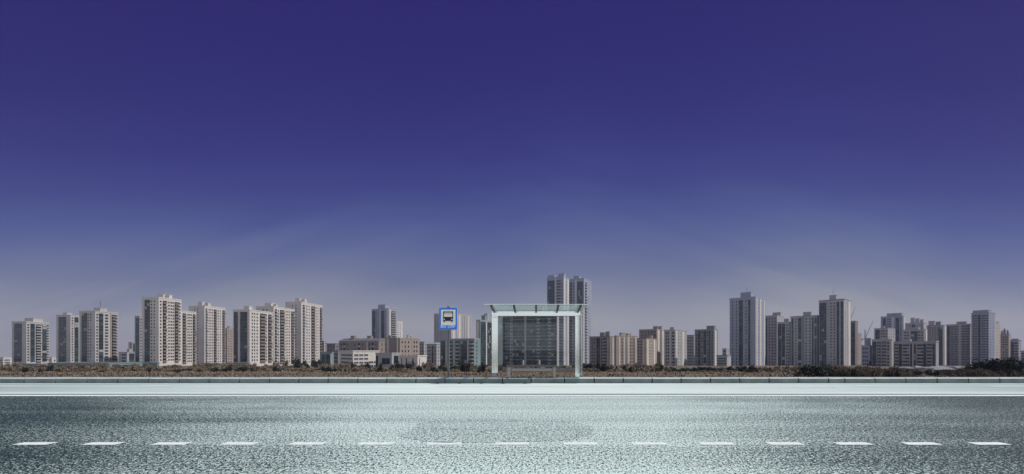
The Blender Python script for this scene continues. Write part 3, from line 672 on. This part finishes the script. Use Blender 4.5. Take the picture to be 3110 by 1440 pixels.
def crown_mesh(seed, n, mats, weights, leaf, lobes=7, flat=.0, droop=0):
    """unit crown about 2 wide, 1 high: leaf cards grouped in clumps that fill an uneven volume"""
    r = random.Random(seed); mb = MB(); cl = []
    for k in range(lobes):
        a = r.uniform(0, 6.28); q = r.uniform(.1, .72); cl.append((math.cos(a)*q, math.sin(a)*q, r.uniform(.22, .70)*(1-.35*q), r.uniform(.22, .40)))
    for k in range(n):
        cx, cy, cz, cr = r.choice(cl)
        dv = Vector((r.gauss(0,1), r.gauss(0,1), r.gauss(0,1))).normalized()*cr*r.uniform(.35, 1.12)
        p = Vector((cx, cy, cz)) + Vector((dv.x, dv.y, dv.z*.85))
        if p.z < .02: p.z = r.uniform(.02, .2)
        nrm = (dv.normalized() + Vector((r.gauss(0,.5), r.gauss(0,.5), r.gauss(0,.5)))).normalized()
        a = nrm.cross(Vector((r.gauss(0,1), r.gauss(0,1), r.gauss(0,1)))).normalized(); b = nrm.cross(a)
        s = leaf*r.uniform(.6, 1.5)
        mi = r.choices(range(len(mats)), weights)[0]
        mb.quad(p-a*s-b*s*.5, p+a*s*.2-b*s*.6, p+a*s+b*s*.5, p-a*s*.2+b*s*.6, mi)
    return mb.mesh('crown', mats)
def reed_mesh(seed, n, mats, weights):
    """unit clump of tall dry stems with feathery heads"""
    r = random.Random(seed); mb = MB()
    for k in range(n):
        a = r.uniform(0, 6.28); q = math.sqrt(r.random())*.95; x, y = math.cos(a)*q, math.sin(a)*q
        h = r.uniform(.45, 1.0)*(1-.45*q*q); lx, ly = r.gauss(0, .12), r.gauss(0, .12)
        b = r.uniform(0, 3.14); wx, wy = math.cos(b)*.03, math.sin(b)*.03; mi = r.choices(range(len(mats)), weights)[0]
        mb.quad((x-wx,y-wy,0),(x+wx,y+wy,0),(x+lx+wx*.4,y+ly+wy*.4,h),(x+lx-wx*.4,y+ly-wy*.4,h), mi)
        mb.quad((x+lx*.6,y+ly*.6,h*.6),(x+lx+wx*2.2,y+ly+wy*2.2,h*.8),(x+lx*1.3,y+ly*1.3,h*1.08),(x+lx-wx*2.2,y+ly-wy*2.2,h*.8), mi)
    return mb.mesh('reeds', mats)
CT = [crown_mesh(10+k, 1200, m_tan + m_grn[2:], (4,4,2,1.5), .052, 10) for k in range(5)]
CD = [crown_mesh(30+k, 1100, m_grn, (5,5,1.2), .055, 9) for k in range(5)]
CB = [crown_mesh(50+k, 2600, m_grn, (5,6,.8), .045, 16) for k in range(3)]
RE = [reed_mesh(70+k, 320, m_tan, (4,4,3)) for k in range(4)]

def stem(root_name, h, w_, seed):
    r = random.Random(seed); mb = MB()
    for k in range(5): mb.bar((r.uniform(-.05,.05)*w_, r.uniform(-.05,.05)*w_, 0), (r.uniform(-.5,.5)*w_, r.uniform(-.5,.5)*w_, h*r.uniform(.4,.7)), .03*w_+.02, 0, 5)
    return mb
ZONES = [(0,165,'below the leftmost tower'), (165,370,'below the paired grey stepped towers'), (370,560,'below the tallest cream tower on the left'), (560,700,'below the cream tower with a blank side wall'),
         (700,990,'below the three overlapping cream towers'), (990,1160,'before the white office with blue glass'), (1160,1310,'before the low white hall'), (1310,1500,'between the bus sign and the shelter'),
         (1500,1770,'seen through the shelter'), (1770,1950,'before the brown and tan blocks right of the shelter'), (1950,2190,'before the teal grey block'), (2190,2420,'before the black striped tower'),
         (2420,2800,'by the big dark bush on the right'), (2800,3200,'at the right edge before the pavilions')]
def zone(px):
    for a, b, s in ZONES:
        if a <= px < b: return s
    return ZONES[0][2] if px < 0 else ZONES[-1][2]
def plant(px, yb, wpx, hpx, kind, k, label=None):
    d = dist_for(yb); w_ = wpx/F*d/2; h = hpx/F*d
    lib, nm, cat = {'t': (CT, 'dry_shrub', 'shrub'), 'd': (CD, 'dark_bush', 'bush'), 'b': (CB, 'dark_bush', 'bush'), 'r': (RE, 'reed_clump', 'reeds')}[kind]
    me = lib[k % len(lib)]
    desc = {'t': 'dry straw coloured shrub ', 'd': 'dark leafy bush ', 'b': 'big dark bush ', 'r': 'clump of tall pale dry reeds '}[kind]
    g = {'t': 'dry shrubs ', 'd': 'dark bushes ', 'b': 'big dark bushes ', 'r': 'dry reeds '}[kind] + zone(px)
    root = link(nm, me, None, (X(px, d), d, ground_z(d)-.05*h), (k*1.7) % 6.28)
    root.scale = (w_, w_*.8, h*(1.3 if kind in 'bd' else 1.1))
    tag(root, label or desc + zone(px), cat, None if label else g)

pr = random.Random(11)
# scattered straw shrubs along the whole field edge
px = -30; k = 0
while px < 2420:
    wpx = pr.uniform(30, 62); hp = pr.uniform(12, 22)
    if 2030 < px < 2290: hp *= .45
    plant(px, pr.uniform(1126, 1131), wpx, hp, 't', k); px += wpx*pr.uniform(.42, .78); k += 1
px = -20
while px < 2250:
    wpx = pr.uniform(26, 58); hp = pr.uniform(14, 24)
    if px > 2000: px += 40; continue
    plant(px, pr.uniform(1118, 1122), wpx, hp, 't', k); px += wpx*pr.uniform(.7, 1.4); k += 1
# dark bushes, read off the photo: centre px, base, width, height
DB = [(79,1130,16,12),(121,1130,13,11),(158,1127,26,17),(186,1126,22,12),(249,1123,16,10),(285,1124,20,14),(308,1123,18,12),(372,1125,26,12),(402,1127,14,10),(436,1123,16,12),(452,1129,14,12),
      (540,1131,16,10),(655,1128,18,12),(690,1128,24,14),(740,1129,30,14),(775,1127,26,12),(838,1128,30,14),
      (905,1122,34,30),(930,1124,26,26),(960,1118,34,22),(985,1126,30,12),(1003,1128,26,11),(1017,1129,9,11),(1034,1128,9,9),(1048,1129,8,7),(1071,1122,13,20),(1115,1118,18,16),(1156,1129,22,24),(1200,1127,34,22),(1222,1121,22,14),(1245,1124,34,22),(1275,1126,26,14),(1318,1128,28,14),(1345,1127,30,16),(1375,1127,26,14),
      (1408,1128,42,26),(1465,1130,34,24),(1500,1128,26,16),(1530,1124,40,20),(1575,1122,40,18),(1620,1124,46,20),(1672,1124,42,16),(1715,1125,30,14),(1768,1132,16,22),(1790,1126,38,20),(1815,1127,34,24),(1838,1127,34,20),(1873,1127,14,16),(1898,1127,14,16),(1914,1129,18,14),
      (2001,1127,36,20),(2035,1127,44,12),(2075,1127,44,10),(2115,1127,44,13),(2150,1127,40,12),(2185,1127,40,11),(2220,1128,46,14),(2260,1128,50,16),(2290,1129,36,18),
      (2780,1141,40,12),(2825,1141,44,13),(2850,1141,36,11),(2642,1112,20,14)]
for k, (a, b, c, d_) in enumerate(DB): plant(a, b+(1.8 if a < 2400 else 0), c*1.25, d_*1.2, 'd', k)
for k, (a, b, c, d_) in enumerate([(840,1122,26,28),(868,1118,22,26),(920,1126,40,20),(1010,1124,34,22),(1095,1123,34,20),(1290,1124,30,30),(1310,1126,30,20),(1390,1124,60,18),(1440,1121,60,16),(1745,1125,40,24),(1955,1128,46,26),(1930,1126,40,22),(1975,1128,34,20),(2320,1126,30,14),(2360,1124,40,16),(2390,1126,34,18),(2430,1124,40,14)]): plant(a, b, c, d_*1.1, 't', k+3)
plant(2467, 1147, 112, 42, 'b', 0, 'large rounded dark bush at the pavement edge, left of the reed bank')
plant(3010, 1146, 120, 56, 'b', 1, 'large dark bush rising above the reeds near the right edge')
plant(2950, 1136, 60, 26, 'b', 2, 'dark bush sloping down towards the long roofed pavilion')
plant(3082, 1144, 76, 60, 'b', 2, 'tall dark bush at the right picture edge')
for k in range(34):
    q = k/33; px = 2495 + 285*q; plant(px, pr.uniform(1138, 1150), pr.uniform(26, 40), (38 - 16*q*q)*pr.uniform(.75, 1.05), 'r' if k % 3 else 't', k)
for k in range(12): plant(2510+20*k+pr.uniform(-6, 6), pr.uniform(1142, 1150), pr.uniform(12, 20), pr.uniform(14, 26), 'd', k)
for k in range(26):
    q = k/25; px = 2860 + 270*q; plant(px, pr.uniform(1140, 1151), pr.uniform(22, 34), (20 + 26*q)*pr.uniform(.6, 1.05), 'r' if k % 3 else 't', k)

# dry grass over the field: one mass of tufts
def grass():
    r = random.Random(5); mb = MB()
    for k in range(50000):
        d = 15.2 + (150-15.2)*r.random()**1.35 if k % 6 else r.uniform(14.2, 19)
        x = r.uniform(-1.5, 1.6)*d; z = ground_z(d)-.06; h = r.uniform(.12, .42)*(.5 if d < 20 else 1.0)
        if d < 19: h = min(h, .16)
        a = r.uniform(0, 3.14); w_ = h*r.uniform(.18, .5); wx, wy = math.cos(a)*w_, math.sin(a)*w_; lx, ly = r.gauss(0, .25)*h, r.gauss(0, .25)*h
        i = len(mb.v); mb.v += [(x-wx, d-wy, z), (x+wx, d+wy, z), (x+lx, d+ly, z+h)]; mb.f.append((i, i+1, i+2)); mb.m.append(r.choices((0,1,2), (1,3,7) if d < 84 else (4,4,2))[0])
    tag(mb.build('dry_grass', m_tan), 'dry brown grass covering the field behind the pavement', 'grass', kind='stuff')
grass()

# ------------------------------------------------------------------ bus stop sign
m_blue = surf('sign_blue_enamel', (.022,.24,.86,1), (.018,.21,.80,1), scale=3, rough=.35)
m_signw = surf('sign_white', (.88,.87,.83,1), (.83,.82,.78,1), scale=5, rough=.4)
m_black = surf('sign_black', (.012,.014,.015,1), scale=5, rough=.4)
m_pole = surf('galvanised_post', (.27,.26,.28,1), (.20,.195,.21,1), scale=12, rough=.5, metal=.3, stretch=(1,1,.2))
SD = 13.95
root = empty('bus_stop_sign', (X(1362.3, SD), SD, KT)); tag(root, 'blue and white bus stop sign on a grey perforated post by the kerb', 'sign')
s = SD/F
def sx(p): return (p-1362.3)*s
def sz(p): return Z(p, SD)-KT
mb = MB(); hw = 3.1*s
# U-channel post with a row of dark holes
mb.box(-hw, hw, 0, .02, 0, sz(933)); mb.box(-hw, -hw+.012, -.03, 0-.001, 0, sz(933)); mb.box(hw-.012, hw, -.03, -.001, 0, sz(933))
z = .08
while z < sz(935): mb.disc((0, z), .0075, -.0005, 8, 1, .001); z += .055
post = mb.build('post', [m_pole, m_black], root)
mb = MB(); mb.box(-.04, .04, -.05, .03, sz(933)+.002, sz(931)); mb.box(-.045, -.03, -.06, .03, sz(935.5), sz(933)); mb.build('bracket', m_pole, root)
mb = MB(); mb.box(sx(1335), sx(1389.6), -.062, -.04, sz(1002), sz(935.6))
panel = mb.build('panel', m_blue, root, bevel=.006)
mb = MB(); x0, x1, z0, z1 = sx(1335)-.004, sx(1389.6)+.004, sz(1002)-.004, sz(935.6)+.004
mb.box(x0, x1, -.060, -.044, z0, z0+.003); mb.box(x0, x1, -.060, -.044, z1-.003, z1); mb.box(x0, x0+.003, -.060, -.044, z0+.004, z1-.004); mb.box(x1-.003, x1, -.060, -.044, z0+.004, z1-.004)
mb.build('rim', m_signw, panel)
mb = MB(); mb.box(sx(1340.5), sx(1384.3), -.066, -.0625, sz(988), sz(941.3)); mb.build('white_field', m_signw, panel)
zx = lambda p: sx(1310 + p*.2096); zz = lambda p: sz(910 + p*.2096)
y = -.0665
def rect(mb, a, b, c, d_, m=0, dy=0): mb.box(zx(a), zx(b), y-.003-dy, y-dy, zz(d_), zz(c), m)
mb = MB()
rect(mb, 182, 320, 174, 201); rect(mb, 178, 188, 180, 312); rect(mb, 312, 322, 180, 312); rect(mb, 188.2, 311.8, 253, 312)
rect(mb, 196, 304, 184, 191, 1, .004)
mb.disc((zx(194), zz(289)), 9*.2096*s, y-.004, 16, 1); mb.disc((zx(303), zz(289)), 9*.2096*s, y-.004, 16, 1)
mb.disc((zx(194), zz(322)), 10*.2096*s, y, 16, 0); mb.disc((zx(303), zz(322)), 10*.2096*s, y, 16, 0)
mb.build('bus_symbol', [m_black, m_signw], panel)
mb = MB(); mb.disc((0, zz(153)), .009, y-.001, 10, 0); mb.disc((0, zz(410)), .009, y+.003, 10, 0); mb.build('screw', m_pole, panel)
# lettering: thin strokes on a 4 x 6 grid
GLY = {'B': [[(0,0),(0,6),(2.6,6),(3.5,5.3),(3.5,3.8),(2.6,3.1),(0,3.1)],[(2.6,3.1),(3.8,2.3),(3.8,.8),(2.8,0),(0,0)]], 'U': [[(0,6),(0,1.2),(1,0),(2.8,0),(3.8,1.2),(3.8,6)]],
       'S': [[(3.7,5.2),(2.8,6),(.9,6),(0,5.2),(0,3.9),(.9,3.1),(2.9,3.1),(3.8,2.2),(3.8,.9),(2.9,0),(.9,0),(0,.9)]], 'T': [[(0,6),(4,6)],[(2,6),(2,0)]],
       'O': [[(1,0),(2.9,0),(3.9,1.2),(3.9,4.8),(2.9,6),(1,6),(0,4.8),(0,1.2),(1,0)]], 'P': [[(0,0),(0,6),(2.8,6),(3.8,5.2),(3.8,3.6),(2.8,2.8),(0,2.8)]]}
mb = MB(); cx = zx(145); u_ = (zz(380)-zz(411))/6; adv = (zx(353)-zx(145))/8.0
for i, ch in enumerate('BUS STOP'):
    if ch == ' ': cx += adv*.8; continue
    for st in GLY[ch]:
        for p, q in zip(st[:-1], st[1:]):
            mb.bar((cx+p[0]*u_*.92, y, zz(411)+p[1]*u_), (cx+q[0]*u_*.92, y, zz(411)+q[1]*u_), .0068, 0, 6)
    cx += adv*1.03
mb.build('lettering', surf('letter_white', (.92,.93,.94,1), scale=5, rough=.4), panel)

# ------------------------------------------------------------------ bus shelter
def metal(name, c, rough):
    m, t, b, oc = newmat(name)
    f = t.noise(t.scaled(oc, (40, 40, 1.2)), 1.0, 3)
    t.l(t.ramp(f, [(.3, tuple(v*.92 for v in c)), (.7, c)]), b.inputs['Base Color'])
    b.inputs['Metallic'].default_value = 1.0
    mrn = t.n('ShaderNodeMapRange'); mrn.inputs['To Min'].default_value = rough*.8; mrn.inputs['To Max'].default_value = rough*1.25
    t.l(f, mrn.inputs[0]); t.l(mrn.outputs[0], b.inputs['Roughness'])
    return m
m_steel = metal('polished_steel', (.84,.88,.88), .15)
m_steel2 = metal('satin_steel_rail', (.29,.255,.26), .3)
m_chrome = surf('pale_cast_metal', (.88,.90,.90,1), (.74,.77,.78,1), scale=8, rough=.35, metal=.15)
m_iron = surf('dark_anodised_bar', (.025,.024,.022,1), scale=8, rough=.35, metal=.5)
m_wood = surf('dark_bench_plank', (.13,.11,.10,1), (.085,.072,.066,1), scale=4, rough=.35, stretch=(.5,8,8))
def glass(name, tint, film, amount, rough=.02):
    m = bpy.data.materials.new(name); m.use_nodes = True; t = NT(m.node_tree); m.node_tree.nodes.clear()
    o = t.n('ShaderNodeOutputMaterial'); tr = t.n('ShaderNodeBsdfTransparent'); tr.inputs[0].default_value = tint
    gl = t.n('ShaderNodeBsdfGlossy'); gl.inputs['Roughness'].default_value = rough; gl.inputs[0].default_value = (.9,.95,.95,1)
    df = t.n('ShaderNodeBsdfDiffuse'); df.inputs[0].default_value = film; tl = t.n('ShaderNodeBsdfTranslucent'); tl.inputs[0].default_value = film
    fr = t.n('ShaderNodeFresnel'); fr.inputs[0].default_value = 1.45
    dm = t.n('ShaderNodeMixShader'); dm.inputs[0].default_value = .5; t.l(df.outputs[0], dm.inputs[1]); t.l(tl.outputs[0], dm.inputs[2])
    tc = t.n('ShaderNodeTexCoord'); nz = t.noise(tc.outputs['Object'], .5, 2)
    a = t.n('ShaderNodeMixShader'); t.l(t.math('MULTIPLY', nz, amount*2), a.inputs[0]); t.l(tr.outputs[0], a.inputs[1]); t.l(dm.outputs[0], a.inputs[2])
    b = t.n('ShaderNodeMixShader'); t.l(t.math('MULTIPLY', fr.outputs[0], .6), b.inputs[0]); t.l(a.outputs[0], b.inputs[1]); t.l(gl.outputs[0], b.inputs[2])
    t.l(b.outputs[0], o.inputs[0]); return m
m_glass = glass('clear_back_glass', (.955,.975,.97,1), (.35,.40,.40,1), .015)
m_rglass = glass('tinted_roof_glass', (.90,.945,.94,1), (.60,.68,.67,1), .24, .1)
m_sglass = glass('frosted_side_glass', (.7,.8,.8,1), (.55,.62,.62,1), .65, .12)

FD, BD, RD = 13.86, 15.6, 12.85         # front posts, back wall, front edge of the roof (distance from the viewer)
sh = empty('bus_shelter', (0, FD, KT)); tag(sh, 'glass and steel bus shelter with a tilted glass roof on the pavement', 'bus shelter')
def lx(p, d): return X(p, d)
def lz(p, d): return Z(p, d)-KT
zr = lz(945, FD); zb_ = lz(959.5, FD)
x0, x1, x2, x3 = lx(1493.5, FD), lx(1512, FD), lx(1747, FD), lx(1763, FD)
mb = MB(); mb.box(x0, x1, 0, .16, lz(1133, FD), zb_-.06); mb.build('post', m_steel, sh, bevel=.006)
mb = MB(); mb.box(x0+.003, x1-.04, .015, .15, 0, lz(1133, FD)-.004); mb.build('post_foot', m_steel2, sh, bevel=.004)
mb = MB(); mb.box(x2, x3-.03, 0, .16, 0, zb_-.003); mb.build('post', m_steel, sh, bevel=.006)
mb = MB(); mb.box(x0, x3, 0, .16, zb_, zr); mb.build('beam', m_steel, sh, bevel=.006)
mb = MB(); mb.box(x0-.002, x1+.002, -.004, .164, zb_-.056, zb_-.004); mb.build('post_cap', m_steel, sh, bevel=.004)
# back wall: black head rail, glass, bottom rail, edge posts
xb0, xb1 = lx(1526, BD), lx(1745, BD); yb = BD-FD
mb = MB(); mb.box(xb0-.02, xb1+.02, yb-.03, yb+.03, lz(961, BD), lz(957.5, BD)); mb.build('head_rail', m_iron, sh)
mb = MB(); mb.box(xb0+.02, xb1-.02, yb-.006, yb+.006, lz(1118, BD)+.003, lz(961, BD)-.003); mb.build('back_glass', m_glass, sh)
mb = MB(); mb.box(xb0-.02, xb1+.02, yb-.03, yb+.03, lz(1130, BD), lz(1118.5, BD)); mb.build('bottom_rail', m_steel2, sh, bevel=.004)
for a in (xb0, xb1):
    mb = MB(); mb.box(a-.018, a+.018, yb-.02, yb+.02, lz(1118, BD)+.002, lz(961, BD)-.002); mb.build('edge_post', m_steel2, sh)
# side walls: frosted panels with a cross bar and bottom rail running back
for a, b_, gm, nm in ((x1-.05, xb0, m_sglass, 'side_glass'), (x2+.05, xb1, m_glass, 'side_glass')):
    mb = MB()
    def wall(z0, z1, t_, mbx, ya=.165, yb_=yb-.035):
        fa = (ya)/(yb); fb_ = yb_/yb
        pa = a + (b_-a)*fa; pb = a + (b_-a)*fb_
        i = len(mbx.v)
        mbx.v += [(pa-t_, ya, z0), (pa+t_, ya, z0), (pb+t_, yb_, z0), (pb-t_, yb_, z0), (pa-t_, ya, z1), (pa+t_, ya, z1), (pb+t_, yb_, z1), (pb-t_, yb_, z1)]
        for q in ((3,2,1,0),(4,5,6,7),(0,1,5,4),(1,2,6,5),(2,3,7,6),(3,0,4,7)): mbx.f.append(tuple(i+k for k in q)); mbx.m.append(0)
    zt_ = zr-.12; zl = .40
    wall(zl+.003, zt_-.003, .006, mb); mb.build(nm, gm, sh)
    mb = MB(); wall(zl-.12, zl, .025, mb); mb.build('side_rail', m_steel2, sh)
    mb = MB(); wall(zt_, zt_+.07, .02, mb); mb.build('side_head_rail', m_iron if gm is m_glass else m_steel, sh)
    if gm is m_sglass:
        mb = MB(); wall(zl+1.42, zl+1.46, .014, mb); mb.build('side_bar', m_steel, sh)
# short wing of clear glass in front of the right post
mb = MB(); mb.box(x3-.018, x3-.006, -.62, -.004, .10, lz(954, FD)); mb.build('wing_glass', m_glass, sh)
mb = MB(); mb.box(x3-.020, x3-.004, -.636, -.622, .10, lz(954, FD)); mb.build('wing_edge', m_steel2, sh)
# roof glass with five dark ribs, one sheet running from over the kerb to the back wall
zg = zr+.012; yr = RD-FD; zf = lz(925, RD)
def rz_(yy): return zg + (zf-zg)*(yy/yr) if yy < 0 else zg
mb = MB(); th = .012
for (ya, yb2) in ((yr, 0), (0, yb+.1)):
    a0, a1 = (lx(1470, RD), lx(1787.5, RD)) if ya == yr else (x0-.0, x3+.0)
    b0, b1 = (x0-.0, x3+.0)
    i = len(mb.v); za, zb2 = rz_(ya), rz_(yb2)
    mb.v += [(a0,ya,za),(a1,ya,za),(b1,yb2,zb2),(b0,yb2,zb2),(a0,ya,za+th),(a1,ya,za+th),(b1,yb2,zb2+th),(b0,yb2,zb2+th)]
    for q in ((3,2,1,0),(4,5,6,7),(0,1,5,4),(1,2,6,5),(2,3,7,6),(3,0,4,7)): mb.f.append(tuple(i+k for k in q)); mb.m.append(0)
mb.build('roof_glass', m_rglass, sh)
mb = MB(); mb.box(lx(1470, RD), lx(1787.5, RD), yr-.012, yr-.002, zf-.002, zf+.013); mb.build('roof_edge', m_steel, sh)
for pf in (1491, 1560, 1628, 1696, 1765):
    mb = MB(); xa = lx(pf, RD-.0); w_ = .026
    i = len(mb.v); y0_, y1_ = yr+.06, -.002; z0_, z1_ = rz_(y0_)-.004, rz_(y1_)-.004
    mb.v += [(xa-w_,y0_,z0_-.05),(xa+w_,y0_,z0_-.05),(xa+w_,y1_,z1_-.07),(xa-w_,y1_,z1_-.07),(xa-w_,y0_,z0_),(xa+w_,y0_,z0_),(xa+w_,y1_,z1_),(xa-w_,y1_,z1_)]
    for q in ((3,2,1,0),(4,5,6,7),(0,1,5,4),(1,2,6,5),(2,3,7,6),(3,0,4,7)): mb.f.append(tuple(i+k for k in q)); mb.m.append(0)
    mb.build('roof_rib', m_iron, sh)

# ------------------------------------------------------------------ bench
BF = 13.62
be = empty('bench', (0, BF, KT)); tag(be, 'dark topped bench on two steel legs inside the bus shelter', 'bench')
b0, b1 = X(1537, BF), X(1690.5, BF); zs = Z(1114.5, BF)-KT
mb = MB()
for k in range(4): mb.box(b0, b1, -.02+.15*k, .122+.15*k, zs, zs+.05)
mb.build('seat', m_wood, be, bevel=.004)
for pa, pb in ((1539.5, 1551), (1679, 1688.5)):
    mb = MB(); mb.box(X(pa, BF), X(pb, BF), .02, .38, 0, zs-.003); mb.build('leg', m_steel2, be, bevel=.005)
mb = MB(); mb.box(X(1551, BF)+.003, X(1679, BF)-.003, .16, .22, zs-.16, zs-.06); mb.build('stretcher', m_steel2, be)
for pa in (1589.5, 1639):
    xx = X(pa, BF+.3); w_ = .024
    mb = MB(); mb.box(xx-w_, xx+w_, .30, .33, zs+.053, zs+.22); mb.box(xx-w_, xx+w_, .22, .298, zs+.19, zs+.22); mb.build('armrest', m_chrome, be, bevel=.008)

# ------------------------------------------------------------------ air
mb = MB(); mb.box(-4300, 4300, -900, 4600, -190, 175)
hm = bpy.data.materials.new('haze_air'); hm.use_nodes = True; t = NT(hm.node_tree); hm.node_tree.nodes.clear()
o = t.n('ShaderNodeOutputMaterial'); pv = t.n('ShaderNodeVolumePrincipled')
pv.inputs['Color'].default_value = (.64, .68, .95, 1); pv.inputs['Density'].default_value = .00016; pv.inputs['Anisotropy'].default_value = .1
t.l(pv.outputs[0], o.inputs['Volume'])
tag(mb.build('haze', hm), 'thin bluish haze hanging over the whole street and skyline', 'haze', kind='stuff')
